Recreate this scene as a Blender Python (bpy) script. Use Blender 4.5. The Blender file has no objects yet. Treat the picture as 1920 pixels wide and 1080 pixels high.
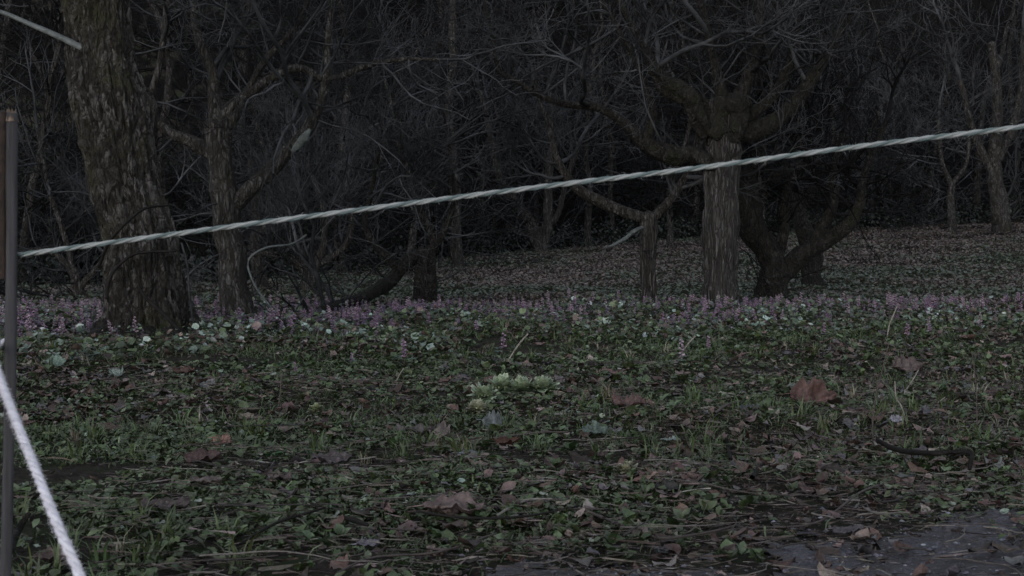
import bpy, math, random
import numpy as np
from mathutils import Vector, Matrix

# ------------------------------------------------------------------ camera, sky, sun, exposure
SC = bpy.context.scene
COL = SC.collection
F, H, PITCH = 2500.0, 0.70, math.radians(1.88)      # focal length in photo pixels, eye height, pitch down
cam_d = bpy.data.cameras.new("camera"); cam = bpy.data.objects.new("camera", cam_d); COL.objects.link(cam)
cam.location = (0, 0, H); cam.rotation_euler = (math.pi/2 - PITCH, 0, 0)
cam_d.sensor_width = 36; cam_d.lens = F/1920*36; cam_d.clip_start = 0.05; cam_d.clip_end = 600
cam_d.dof.use_dof = True; cam_d.dof.focus_distance = 6.0; cam_d.dof.aperture_fstop = 14
SC.camera = cam
SC.view_settings.view_transform = 'Standard'; SC.view_settings.look = 'None'
SC.view_settings.exposure = 1.9; SC.view_settings.gamma = 1.0
SUN_EL, SUN_ROT = math.radians(9), math.radians(200)
wd = bpy.data.worlds.new("World"); SC.world = wd; wd.use_nodes = True
nt = wd.node_tree; nt.nodes.clear()
sky = nt.nodes.new('ShaderNodeTexSky'); sky.sky_type = 'NISHITA'; sky.sun_disc = False
sky.sun_elevation = SUN_EL; sky.sun_rotation = SUN_ROT; sky.air_density = 1.0; sky.dust_density = 0.6; sky.ozone_density = 3.0
hs = nt.nodes.new('ShaderNodeHueSaturation'); hs.inputs['Saturation'].default_value = 0.30
bg = nt.nodes.new('ShaderNodeBackground'); bg.inputs[1].default_value = 0.09
wo = nt.nodes.new('ShaderNodeOutputWorld')
nt.links.new(sky.outputs[0], hs.inputs['Color']); nt.links.new(hs.outputs[0], bg.inputs[0]); nt.links.new(bg.outputs[0], wo.inputs[0])
sun_d = bpy.data.lights.new("sun", 'SUN'); sun_d.energy = 0.12; sun_d.angle = math.radians(40); sun_d.color = (0.95, 0.97, 1.0)
sun = bpy.data.objects.new("sun", sun_d); COL.objects.link(sun)
sun.rotation_euler = (math.radians(42), 0, math.radians(-25))

rng = np.random.default_rng(7); R = random.Random(11)

# ------------------------------------------------------------------ noise and placing
def _h(ix, iy, iz):
    n = (ix*73856093) ^ (iy*19349663) ^ (iz*83492791)
    n = (n ^ (n >> 13))*1274126177 & 0x7fffffff
    n = (n ^ (n >> 16))*668265263 & 0x7fffffff
    return (n & 0xffff)/65535.0
def noise3(x, y, z):
    x, y, z = np.broadcast_arrays(np.asarray(x, float), np.asarray(y, float), np.asarray(z, float))
    ix, iy, iz = np.floor(x).astype(np.int64), np.floor(y).astype(np.int64), np.floor(z).astype(np.int64)
    fx, fy, fz = x-ix, y-iy, z-iz
    fx, fy, fz = fx*fx*(3-2*fx), fy*fy*(3-2*fy), fz*fz*(3-2*fz)
    def L(a, b, t): return a+(b-a)*t
    c = [_h(ix+i, iy+j, iz+k) for i in (0, 1) for j in (0, 1) for k in (0, 1)]
    return L(L(L(c[0], c[1], fz), L(c[2], c[3], fz), fy), L(L(c[4], c[5], fz), L(c[6], c[7], fz), fy), fx)
def fbm(x, y, z, o=4):
    s = 0; a = .5
    for i in range(o):
        s = s+a*noise3(x*2**i+i*17.3, y*2**i+i*5.1, z*2**i+i*9.7); a *= .5
    return s/(1-.5**o)
def sstep(a, b, x):
    t = np.clip((x-a)/(b-a), 0, 1); return t*t*(3-2*t)
def ground(x, y):
    x = np.asarray(x, float); y = np.asarray(y, float)
    xx = np.clip(x, -16, 16)
    far = sstep(11.5, 32, y)*np.maximum(y-13, 0)/17*(0.44+0.042*xx)
    hill = sstep(0, 14, y-edge(x)-3)*np.maximum(y-edge(x)-3, 0)*0.62
    near = (fbm(x*1.1, y*1.1, 3.1, 3)-.5)*.16*sstep(1.5, 5, y) + (fbm(x*4.5, y*4.5, 8.1, 3)-.5)*.05
    return far+hill+near+.02*(noise3(x*.3, y*.3, 1)-.5)
def edge(x):                                           # where the meadow ends and the thicket begins
    return 19+15*sstep(-7, 3, np.asarray(x, float))+2*(noise3(np.asarray(x)*.5, 2.2, 5)-.5)
def ray(px, py):
    xc, yc = (px-960)/F, (540-py)/F
    return xc, math.cos(PITCH)+math.sin(PITCH)*yc, -math.sin(PITCH)+math.cos(PITCH)*yc
def at(px, py, Y):
    a, b, c = ray(px, py); t = Y/b
    return Vector((a*t, Y, H+c*t))
def on(px, py):                                        # the ground point seen at a photo pixel
    a, b, c = ray(px, py)
    t = np.linspace(1, 60, 6000)
    d = H+c*t-ground(a*t, b*t); k = int(np.argmax(d < 0)) if (d < 0).any() else 5999
    t = t[k]; return Vector((a*t, b*t, float(ground(a*t, b*t))))
def gz(x, y): return float(ground(x, y))

# ------------------------------------------------------------------ objects
def tag(o, label=None, cat=None, group=None, kind=None):
    if label: o['label'] = label
    if cat: o['category'] = cat
    if group: o['group'] = group
    if kind: o['kind'] = kind
    return o
def empty(name, loc):
    o = bpy.data.objects.new(name, None); COL.objects.link(o); o.location = loc; o.empty_display_size = .1; return o
class MB:
    def __init__(s): s.v = []; s.q = []; s.t = []; s.c = []; s.n = 0; s.has_c = False
    def add(s, v, q=None, t=None, c=None):
        v = np.asarray(v, np.float32).reshape(-1, 3)
        s.v.append(v)
        if q is not None and len(q): s.q.append(np.asarray(q, np.int64)+s.n)
        if t is not None and len(t): s.t.append(np.asarray(t, np.int64)+s.n)
        if c is None: cc = np.ones((len(v), 3), np.float32)
        else: cc = np.broadcast_to(np.asarray(c, np.float32), (len(v), 3)); s.has_c = True
        s.c.append(cc); s.n += len(v)
    def mesh(s, name, mat, origin=(0, 0, 0), smooth=True):
        v = np.concatenate(s.v)-np.asarray(origin, np.float32)
        q = np.concatenate(s.q).reshape(-1, 4) if s.q else np.zeros((0, 4), np.int64)
        t = np.concatenate(s.t).reshape(-1, 3) if s.t else np.zeros((0, 3), np.int64)
        me = bpy.data.meshes.new(name)
        me.vertices.add(len(v)); me.vertices.foreach_set('co', v.ravel())
        nl = q.size+t.size; me.loops.add(nl)
        me.loops.foreach_set('vertex_index', np.concatenate([q.ravel(), t.ravel()]).astype(np.int32))
        me.polygons.add(len(q)+len(t))
        me.polygons.foreach_set('loop_start', np.concatenate([np.arange(len(q))*4, q.size+np.arange(len(t))*3]).astype(np.int32))
        me.update(calc_edges=True)
        if smooth: me.polygons.foreach_set('use_smooth', np.ones(len(q)+len(t), bool))
        if s.has_c:
            ca = me.color_attributes.new('col', 'FLOAT_COLOR', 'POINT')
            c = np.concatenate(s.c); ca.data.foreach_set('color', np.hstack([c, np.ones((len(c), 1), np.float32)]).astype(np.float32).ravel())
        me.materials.append(mat); me.validate()
        return me
    def build(s, name, mat, parent=None, smooth=True):
        org = tuple(parent.location) if parent is not None else (0, 0, 0)
        o = bpy.data.objects.new(name, s.mesh(name, mat, org, smooth)); COL.objects.link(o)
        if parent is not None: o.parent = parent
        return o
    def build_at(s, name, mat, loc, smooth=True):
        o = bpy.data.objects.new(name, s.mesh(name, mat, loc, smooth)); COL.objects.link(o); o.location = loc; return o

def spline(pts, rad, n):
    P = np.array([list(p) for p in pts], float); r = np.array(rad, float)
    if len(P) < 3:
        t = np.linspace(0, 1, n)[:, None]; return P[0]+(P[-1]-P[0])*t, r[0]+(r[-1]-r[0])*t[:, 0]
    Q = np.vstack([2*P[0]-P[1], P, 2*P[-1]-P[-2]])
    L = np.concatenate([[0], np.cumsum(np.linalg.norm(np.diff(P, axis=0), axis=1))])
    u = np.interp(np.linspace(0, L[-1], n), L, np.arange(len(P)))
    k = np.minimum(u.astype(int), len(P)-2); t = (u-k)[:, None]
    a, b, c, d = Q[k], Q[k+1], Q[k+2], Q[k+3]
    out = .5*(2*b+(c-a)*t+(2*a-5*b+4*c-d)*t*t+(-a+3*b-3*c+d)*t**3)
    return out, np.interp(u, np.arange(len(P)), r)
def frames(P):
    T = np.gradient(P, axis=0); T /= np.linalg.norm(T, axis=1, keepdims=True)+1e-9
    ref = np.array([0, 1, 0.]) if abs(T[0][1]) < .9 else np.array([1, 0, 0.])
    N = np.cross(T, ref); N /= np.linalg.norm(N, axis=1, keepdims=True)+1e-9
    return T, N, np.cross(T, N)
def tube(mb, P, r, sides=6, cap=True, rough=0, c=None, twist=0, rfun=None):
    P = np.asarray(P, float); r = np.asarray(r, float); n = len(P)
    T, N, B = frames(P)
    th = np.arange(sides)/sides*2*np.pi
    th2 = th[None, :]+np.linspace(0, twist, n)[:, None]
    rr = r[:, None]*np.ones((1, sides))
    if rough: rr = rr*(1+rough*(noise3(P[:, :1]*9+np.cos(th)*2, P[:, 1:2]*9+np.sin(th)*2, P[:, 2:3]*9)-.5))
    if rfun is not None: rr = rfun(rr, th2, P)
    V = P[:, None]+rr[..., None]*(np.cos(th2)[..., None]*N[:, None]+np.sin(th2)[..., None]*B[:, None])
    i = np.arange(n-1)[:, None]*sides; j = np.arange(sides)[None]; k = (j+1) % sides
    q = np.stack([i+j, i+k, i+sides+k, i+sides+j], -1).reshape(-1, 4)
    V = V.reshape(-1, 3); t = None
    if cap:
        V = np.vstack([V, P[-1:]+T[-1]*r[-1]*.5]); l = (n-1)*sides
        t = [(l+a, l+(a+1) % sides, n*sides) for a in range(sides)]
    mb.add(V, q, t, c)

# ------------------------------------------------------------------ materials
def mat_new(name):
    m = bpy.data.materials.new(name); m.use_nodes = True
    return m, m.node_tree, m.node_tree.nodes['Principled BSDF']
def nd(t, k, **kw):
    n = t.nodes.new(k)
    for a, b in kw.items():
        if a in n.inputs: n.inputs[a].default_value = b
        else: setattr(n, a, b)
    return n
def ramp(t, src, pts):
    r = t.nodes.new('ShaderNodeValToRGB'); e = r.color_ramp.elements
    while len(e) < len(pts): e.new(.5)
    for i, (p, c) in enumerate(pts): e[i].position = p; e[i].color = (*c, 1) if len(c) == 3 else c
    t.links.new(src, r.inputs[0]); return r.outputs[0]
def mix(t, f, a, b, mode='MIX'):
    m = t.nodes.new('ShaderNodeMix'); m.data_type = 'RGBA'; m.blend_type = mode
    for i, v in ((0, f), (6, a), (7, b)):
        if isinstance(v, (int, float)): m.inputs[i].default_value = v
        elif isinstance(v, tuple): m.inputs[i].default_value = (*v, 1)
        else: t.links.new(v, m.inputs[i])
    return m.outputs[2]
def coords(t, scale=(1, 1, 1)):
    tc = t.nodes.new('ShaderNodeTexCoord'); mp = t.nodes.new('ShaderNodeMapping'); mp.inputs['Scale'].default_value = scale
    t.links.new(tc.outputs['Object'], mp.inputs[0]); return mp.outputs[0]
def noise(t, vec, scale, detail=5, rough=.6, dist=0):
    n = nd(t, 'ShaderNodeTexNoise', Scale=scale, Detail=detail, Roughness=rough, Distortion=dist); t.links.new(vec, n.inputs['Vector']); return n.outputs['Fac']
def bump(t, b, h, dist, strength=1.0):
    n = nd(t, 'ShaderNodeBump', Distance=dist, Strength=strength); t.links.new(h, n.inputs['Height']); t.links.new(n.outputs[0], b.inputs['Normal'])
def bark(name, base, pale, moss, mossy=.5, pal=.55, zs=.25, sc=14, bd=.02):
    m, t, b = mat_new(name)
    v = coords(t, (1, 1, zs)); v1 = coords(t)
    n1 = noise(t, v, sc, 6, .65); n2 = noise(t, v, sc*2.2, 4, .7, .4); n3 = noise(t, v1, 2.2, 4, .6); n4 = noise(t, v1, 28, 4, .7)
    c = mix(t, ramp(t, n1, [(.35, (0, 0, 0)), (.65, (1, 1, 1))]), tuple(x*.6 for x in base), base)
    c = mix(t, ramp(t, n2, [(pal, (0, 0, 0)), (pal+.07, (1, 1, 1))]), c, pale)
    mm = t.nodes.new('ShaderNodeMix'); mm.inputs[0].default_value = .38; t.links.new(n3, mm.inputs[2]); t.links.new(n4, mm.inputs[3])
    th = .63-.24*mossy; mo = ramp(t, mm.outputs[0], [(th-.035, (0, 0, 0)), (th+.05, (.85, .85, .85))])
    c = mix(t, mo, c, moss)
    t.links.new(c, b.inputs['Base Color']); b.inputs['Roughness'].default_value = .85; b.inputs['Specular IOR Level'].default_value = .25
    bump(t, b, n1, bd, .8); return m
def big_bark(name, zs, scl, cols, mth, moss, crack=.09, bd=.03):
    m, t, b = mat_new(name); v = coords(t, (1, 1, zs)); v1 = coords(t)
    wn = t.nodes.new('ShaderNodeTexNoise'); wn.inputs['Scale'].default_value = 7; wn.inputs['Detail'].default_value = 4; t.links.new(v, wn.inputs['Vector'])
    wv = nd(t, 'ShaderNodeVectorMath', operation='MULTIPLY_ADD'); t.links.new(wn.outputs['Color'], wv.inputs[0]); wv.inputs[1].default_value = (.16, .16, .16); t.links.new(v, wv.inputs[2])
    vo = nd(t, 'ShaderNodeTexVoronoi', Scale=scl*1.25); t.links.new(wv.outputs[0], vo.inputs['Vector'])
    ve = nd(t, 'ShaderNodeTexVoronoi', feature='DISTANCE_TO_EDGE', Scale=scl); t.links.new(wv.outputs[0], ve.inputs['Vector'])
    sep = t.nodes.new('ShaderNodeSeparateColor'); t.links.new(vo.outputs['Color'], sep.inputs[0])
    fine = noise(t, v, 45, 6, .75); n3 = noise(t, v1, 2.6, 4, .6); n4 = noise(t, v1, 34, 4, .7)
    c = ramp(t, sep.outputs[0], [(p_, c_) for p_, c_ in zip((0, .4, .6, .76, 1), cols)])
    c = mix(t, ramp(t, fine, [(.4, (0, 0, 0)), (.62, (1, 1, 1))]), mix(t, 1.0, c, (.35, .33, .32), 'MULTIPLY'), c)
    c = mix(t, ramp(t, ve.outputs['Distance'], [(.0, (1, 1, 1)), (crack, (0, 0, 0))]), c, (.018, .014, .012))
    mm = t.nodes.new('ShaderNodeMix'); mm.inputs[0].default_value = .42; t.links.new(n3, mm.inputs[2]); t.links.new(n4, mm.inputs[3])
    c = mix(t, ramp(t, mm.outputs[0], [(mth, (0, 0, 0)), (mth+.07, (.85, .85, .85))]), c, moss)
    t.links.new(c, b.inputs['Base Color']); b.inputs['Roughness'].default_value = .88; b.inputs['Specular IOR Level'].default_value = .2
    h = nd(t, 'ShaderNodeMath', operation='MULTIPLY_ADD'); t.links.new(ve.outputs['Distance'], h.inputs[0]); h.inputs[1].default_value = 2.2; t.links.new(fine, h.inputs[2])
    bump(t, b, h.outputs[0], bd, 1); return m
M_BIG = big_bark('flaky_bark', .42, 19, [(.036, .033, .030), (.062, .058, .053), (.098, .092, .087), (.145, .137, .132), (.20, .19, .187)], .525, (.046, .044, .025), .09, .055)
M_BARK = big_bark('grey_bark', .3, 26, [(.028, .027, .026), (.050, .048, .046), (.072, .070, .067), (.10, .096, .094), (.14, .135, .133)], .54, (.026, .025, .016), .12, .025)
M_MOSS = big_bark('mossy_bark', .5, 26, [(.011, .011, .0105), (.019, .0185, .0175), (.029, .028, .0265), (.042, .041, .039), (.066, .064, .062)], .52, (.017, .0175, .011), .12, .03)
M_GREY = big_bark('bleached_bark', .10, 34, [(.040, .038, .037), (.070, .067, .065), (.098, .094, .092), (.125, .12, .118), (.165, .16, .158)], .60, (.03, .028, .018), .14, .03)
def plain(name, c1, c2, sc, rough=.7, spec=.3, zs=1, bd=.002, lo=.35, hi=.65):
    m, t, b = mat_new(name); v = coords(t, (1, 1, zs)); n = noise(t, v, sc, 5, .65)
    t.links.new(ramp(t, n, [(lo, c1), (hi, c2)]), b.inputs['Base Color']); b.inputs['Roughness'].default_value = rough
    b.inputs['Specular IOR Level'].default_value = spec; bump(t, b, n, bd, .7); return m
M_TWIG = plain('twig_bark', (.010, .0105, .0115), (.075, .078, .086), 1.6, .75, .15, lo=.43, hi=.66)
M_TWIG_D = plain('dark_twig_bark', (.003, .003, .0034), (.015, .015, .017), 1.2, .85, .1, lo=.42, hi=.7)
M_TWIG_P = plain('pale_twig_bark', (.055, .062, .064), (.12, .13, .132), 14, .6)
M_STICK = plain('wet_stick', (.006, .005, .005), (.016, .014, .013), 20, .7, .12)
M_STICKB = plain('brown_stick', (.035, .028, .026), (.075, .06, .055), 20, .7)
M_STRAW = plain('dry_stem', (.13, .115, .10), (.24, .215, .195), 30, .7)
M_BREAK = plain('broken_wood', (.08, .055, .04), (.19, .14, .105), 60, .8)
def attr_mat(name, rough=.6, spec=.35, trans=0, bsc=60, bd=.003):
    m, t, b = mat_new(name); a = t.nodes.new('ShaderNodeAttribute'); a.attribute_name = 'col'
    v = coords(t); n = noise(t, v, bsc, 4, .6)
    c = mix(t, 1.0, a.outputs['Color'], ramp(t, n, [(.3, (.6, .6, .6)), (.7, (1.25, 1.25, 1.25))]), 'MULTIPLY')
    t.links.new(c, b.inputs['Base Color']); b.inputs['Roughness'].default_value = rough; b.inputs['Specular IOR Level'].default_value = spec
    if bd: bump(t, b, n, bd, .6)
    return m
M_LEAF = attr_mat('green_leaf', .5, .45); M_DEAD = attr_mat('dead_leaf', .6, .35, bsc=90); M_PETAL = attr_mat('petal', .6, .3)

# ------------------------------------------------------------------ the ground and the road
def grid(name, xs, ys, zf, mat, cut=None):
    X, Y = np.meshgrid(xs, ys); Z = zf(X, Y); mb = MB()
    nx, ny = len(xs), len(ys); i = np.arange(ny-1)[:, None]*nx; j = np.arange(nx-1)[None]
    q = np.stack([i+j, i+j+1, i+nx+j+1, i+nx+j], -1).reshape(-1, 4)
    if cut is not None:
        keep = cut(X, Y).ravel(); q = q[keep[q].all(1)]
    mb.add(np.stack([X, Y, Z], -1).reshape(-1, 3), q); o = mb.build(name, mat); return o
def sheet_mat():
    m, t, b = mat_new('soil_and_litter'); v = coords(t)
    n1 = noise(t, v, 1.3, 4); n2 = noise(t, v, 38, 6, .75); n3 = noise(t, v, 7, 4)
    c = mix(t, ramp(t, n2, [(.38, (0, 0, 0)), (.62, (1, 1, 1))]), (.012, .010, .009), (.055, .045, .04))
    c = mix(t, ramp(t, n3, [(.45, (0, 0, 0)), (.6, (1, 1, 1))]), c, (.025, .032, .017))
    sp = t.nodes.new('ShaderNodeSeparateXYZ'); t.links.new(v, sp.inputs[0])       # tree-canopy shade painted near-black into the soil of the wooded hillside
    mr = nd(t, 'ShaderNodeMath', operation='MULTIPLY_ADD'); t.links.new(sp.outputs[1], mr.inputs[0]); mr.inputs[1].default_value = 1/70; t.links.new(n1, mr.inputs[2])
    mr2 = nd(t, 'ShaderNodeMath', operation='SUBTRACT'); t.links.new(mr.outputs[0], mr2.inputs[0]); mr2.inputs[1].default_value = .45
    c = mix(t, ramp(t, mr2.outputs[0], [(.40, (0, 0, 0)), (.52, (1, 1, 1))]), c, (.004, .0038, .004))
    t.links.new(c, b.inputs['Base Color']); b.inputs['Roughness'].default_value = .95; b.inputs['Specular IOR Level'].default_value = .1
    bump(t, b, n2, .03, .9); return m
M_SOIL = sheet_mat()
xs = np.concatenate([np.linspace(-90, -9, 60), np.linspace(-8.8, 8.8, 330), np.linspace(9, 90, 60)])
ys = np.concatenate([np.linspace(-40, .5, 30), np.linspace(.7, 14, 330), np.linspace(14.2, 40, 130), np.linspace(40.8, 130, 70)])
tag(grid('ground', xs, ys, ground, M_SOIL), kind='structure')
def roadside(x, y): return (y-2.72)-.50*(x-.135)-.75*(fbm(np.asarray(x)*1.8, np.asarray(y)*1.8, 4, 4)-.5)-.16*(noise3(np.asarray(x)*11, np.asarray(y)*11, 3)-.5)      # < 0 on the road
def road_mat():
    m, t, b = mat_new('damp_gravel_surface'); v = coords(t)
    n = noise(t, v, 75, 6, .85); n2 = noise(t, v, 5, 4)
    c = ramp(t, n, [(.38, (.05, .048, .058)), (.52, (.14, .135, .165)), (.66, (.28, .275, .33))])
    c = mix(t, ramp(t, n2, [(.4, (0, 0, 0)), (.7, (1, 1, 1))]), c, (.06, .053, .052))
    t.links.new(c, b.inputs['Base Color']); b.inputs['Roughness'].default_value = .7; bump(t, b, n, .03, 1); return m
tag(grid('road', np.concatenate([np.linspace(-8, -1.5, 80), np.linspace(-1.46, 3, 220), np.linspace(3.1, 8, 60)]), np.concatenate([np.linspace(-3.5, 1.8, 60), np.linspace(1.83, 5, 180), np.linspace(5.1, 9, 50)]), lambda x, y: ground(x, y)+.008+.022*(fbm(x*14, y*14, 2, 3)-.5), road_mat(), lambda x, y: (roadside(x, y) < 0)), kind='structure')

# ------------------------------------------------------------------ leaves and blades as large meshes
def T_round():                                         # cupped round leaf with a notch
    a = np.linspace(.25, 2*np.pi-.25, 9); o = np.stack([np.cos(a), np.sin(a), .28+.1*np.cos(3*a)], -1)
    v = np.vstack([[.12, 0, 0], o*[1, .9, 1]]); return v*[.5, .5, .5], [(0, i+1, i+2) for i in range(8)], 't'
def T_grid(nu, nv, prof, bend, fold):
    V = []; Q = []
    for i in range(nu):
        u = i/(nu-1); w = prof(u)
        for j in range(nv):
            s = j/(nv-1)*2-1; V.append((u-.5, s*w, bend*((u-.5)**2)*4+fold*abs(s)*w))
    for i in range(nu-1):
        for j in range(nv-1): k = i*nv+j; Q.append((k, k+nv, k+nv+1, k+1))
    return np.array(V), Q, 'q'
def scatter(mb, T, P, yaw, pitch, roll, size, col, crumple=0, asp=None):
    V, Fc, k = T; N = len(P)
    if N == 0: return
    L = np.broadcast_to(V, (N, *V.shape)).copy()
    if asp is not None: L[:, :, 1] *= asp[:, None]
    if crumple: L[:, :, 2] += (rng.random((N, len(V)))-.5)*crumple; L[:, :, :2] += (rng.random((N, len(V), 2))-.5)*crumple*.35
    L *= np.asarray(size)[:, None, None]
    def rot(L, a, i, j):
        c, s = np.cos(a)[:, None], np.sin(a)[:, None]; x, y = L[:, :, i].copy(), L[:, :, j].copy()
        L[:, :, i] = x*c-y*s; L[:, :, j] = x*s+y*c
    rot(L, roll, 1, 2); rot(L, pitch, 0, 2); rot(L, yaw, 0, 1)
    L += np.asarray(P)[:, None, :]
    off = (np.arange(N)*len(V))[:, None, None]; Fa = np.asarray(Fc)[None]+off
    C = np.repeat(np.asarray(col), len(V), 0)
    mb.add(L.reshape(-1, 3), Fa.reshape(-1, 4) if k == 'q' else None, Fa.reshape(-1, 3) if k == 't' else None, C)
def palette(n, cols, w, jit=.42):
    c = np.array(cols)[rng.choice(len(cols), n, p=np.array(w)/sum(w))]
    return c*(1+jit*(rng.random((n, 1))*2-1))*(1+.08*(rng.random((n, 3))*2-1))
def field(n, y0, y1, p=1.0, marg=.6):                  # random ground points, denser near the viewer
    u = rng.random(n); e = 2-p
    y = (y0**e+u*(y1**e-y0**e))**(1/e)
    x = (rng.random(n)*2-1)*(.40*y+marg); return x, y
def cover_clump(x, y, s=.8, k=0): return fbm(x*s, y*s, 20+k, 4)
T_R = T_round()
T_L = T_grid(4, 3, lambda u: .02+.30*math.sin(math.pi*u)**.8, -.12, .35)
T_D = T_grid(5, 4, lambda u: .03+.30*math.sin(math.pi*min(1, u*1.02))**.7, .16, .12)
T_B = T_grid(4, 2, lambda u: .045*(1-u)**.6+.003, -.25, 0)
T_S = T_grid(4, 2, lambda u: .012, .03, 0)
G1, G2, G3, G4 = (.038, .056, .018), (.058, .080, .034), (.098, .125, .070), (.17, .20, .165)
BR1, BR2, BR3, BR4 = (.085, .055, .048), (.135, .10, .09), (.042, .030, .026), (.22, .18, .165)

# short grass and moss-like weeds
mb = MB()
x, y = field(230000, 1.6, 15, 1.1); g = cover_clump(x, y, 1.1, 1)-.06*sstep(-.3, 1.8, x+.8*(4.2-y))
k = (g > .46+.14*rng.random(len(x))) & (roadside(x, y) > .15-.8*rng.random(len(x))**3); x, y = x[k], y[k]; n = len(x)
sz = (.022+.03*rng.random(n)**2)*(1+.05*y)
P = np.stack([x, y, ground(x, y)+sz*.25], -1)
scatter(mb, T_B, P, rng.random(n)*6.28, -.35-1.0*rng.random(n), rng.random(n)-.5, sz, palette(n, [G1, G2, (.05, .075, .025), G3], [4, 4, 3, 1]))
x, y = field(3400, 1.8, 14, 1.0); g = cover_clump(x, y, .8, 41); k = (g > .48) & (roadside(x, y) > .02); x, y = x[k], y[k]; n = len(x); q = 16
px_, py_ = np.repeat(x, q)+rng.normal(0, .012, n*q), np.repeat(y, q)+rng.normal(0, .012, n*q); a = rng.random(n*q)*6.28; S = np.repeat(.04+.06*rng.random(n)**2, q)*(.5+.8*rng.random(n*q)); el = .5+.95*rng.random(n*q)
P = np.stack([px_+np.cos(a)*np.cos(el)*S*.5, py_+np.sin(a)*np.cos(el)*S*.5, ground(px_, py_)+np.sin(el)*S*.5], -1)
scatter(mb, T_B, P, a, el, rng.random(n*q)-.5, S, np.repeat(palette(n, [G1, G2, (.06, .085, .03), (.16, .14, .10)], [4, 4, 3, 1], .3), q, 0))
tag(mb.build('grass', M_LEAF), 'short dark grass growing between the fallen leaves in the foreground', 'grass', kind='stuff')

# small round-leaved weeds
mb = MB()
x, y = field(150000, 1.6, 15.5, 1.05); g = cover_clump(x, y, 1.4, 2)-.07*sstep(-.3, 1.8, x+.8*(4.2-y))
k = (g > .43+.14*rng.random(len(x))) & (roadside(x, y) > .15-.9*rng.random(len(x))**2.5); x, y = x[k], y[k]; n = len(x)
sz = (.006+.017*rng.random(n)**2)*(1+.08*y)
P = np.stack([x, y, ground(x, y)+.006+.03*rng.random(n)*g[k]], -1)
scatter(mb, T_R, P, rng.random(n)*6.28, (rng.random(n)-.5)*1.1, (rng.random(n)-.5)*1.1, sz, palette(n, [G1, G2, G3, G4, (.06, .085, .045)], [6, 7, 5, 1.2, 4]), .2)
m_ = n//3; P2 = P[:m_]+(rng.random((m_, 3))-.5)*[.2, .2, .01]; P2[:, 2] = ground(P2[:, 0], P2[:, 1])+.015
scatter(mb, T_L, P2, rng.random(m_)*6.28, (rng.random(m_)-.7)*1.2, (rng.random(m_)-.5), sz[:m_]*1.9, palette(m_, [G1, G2, G3, (.05, .08, .03)], [4, 5, 2, 3]), .08)
x, y = field(9000, 1.8, 14, 1.0); g = cover_clump(x, y, .9, 31); k = (g > .47) & (roadside(x, y) > .05); x, y = x[k], y[k]; n = len(x); q = 7
px_, py_ = np.repeat(x, q), np.repeat(y, q); a = rng.random(n*q)*6.28; S = np.repeat(.010+.020*rng.random(n)**1.8, q)*(.6+.7*rng.random(n*q))*(1+.09*py_); el = .15+.95*rng.random(n*q)
P = np.stack([px_+np.cos(a)*np.cos(el)*S*.5, py_+np.sin(a)*np.cos(el)*S*.5, ground(px_, py_)+.012+np.sin(el)*S*.55], -1)
cc_ = np.repeat(palette(n, [(.035, .055, .02), G2, (.07, .10, .05), G3], [4, 4, 3, 2], .3), q, 0)*(.8+.4*rng.random((n*q, 1)))
scatter(mb, T_L, P, a, el, rng.random(n*q)-.5, S, cc_, .06, .8+.6*rng.random(n*q))
tag(mb.build('weeds', M_LEAF), 'low weeds with small round green leaves carpeting the foreground', 'weeds', kind='stuff')

# fallen leaves
mb = MB()
x, y = field(60000, 1.6, 15, 1.05); g = cover_clump(x, y, .9, 5)
k = (g > .30+.35*rng.random(len(x))) & (rng.random(len(x)) < np.clip(1.0+roadside(x, y)*1.1, .3, 1)); x, y = x[k], y[k]; n = len(x)
sz = (.009+.048*rng.random(n)**4.5)*(1+.07*y); P = np.stack([x, y, ground(x, y)+.010+.018*rng.random(n)], -1)
scatter(mb, T_D, P, rng.random(n)*6.28, (rng.random(n)-.5)*.8, (rng.random(n)-.5)*.9, sz, palette(n, [BR1, BR2, BR3, BR4, (.10, .092, .098)], [5, 4, 5, 1.3, 3], .4), .30, .6+.7*rng.random(n))
tag(mb.build('leaf_litter', M_DEAD), 'brown and grey fallen leaves strewn among the foreground weeds', 'leaf litter', kind='stuff')

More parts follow.
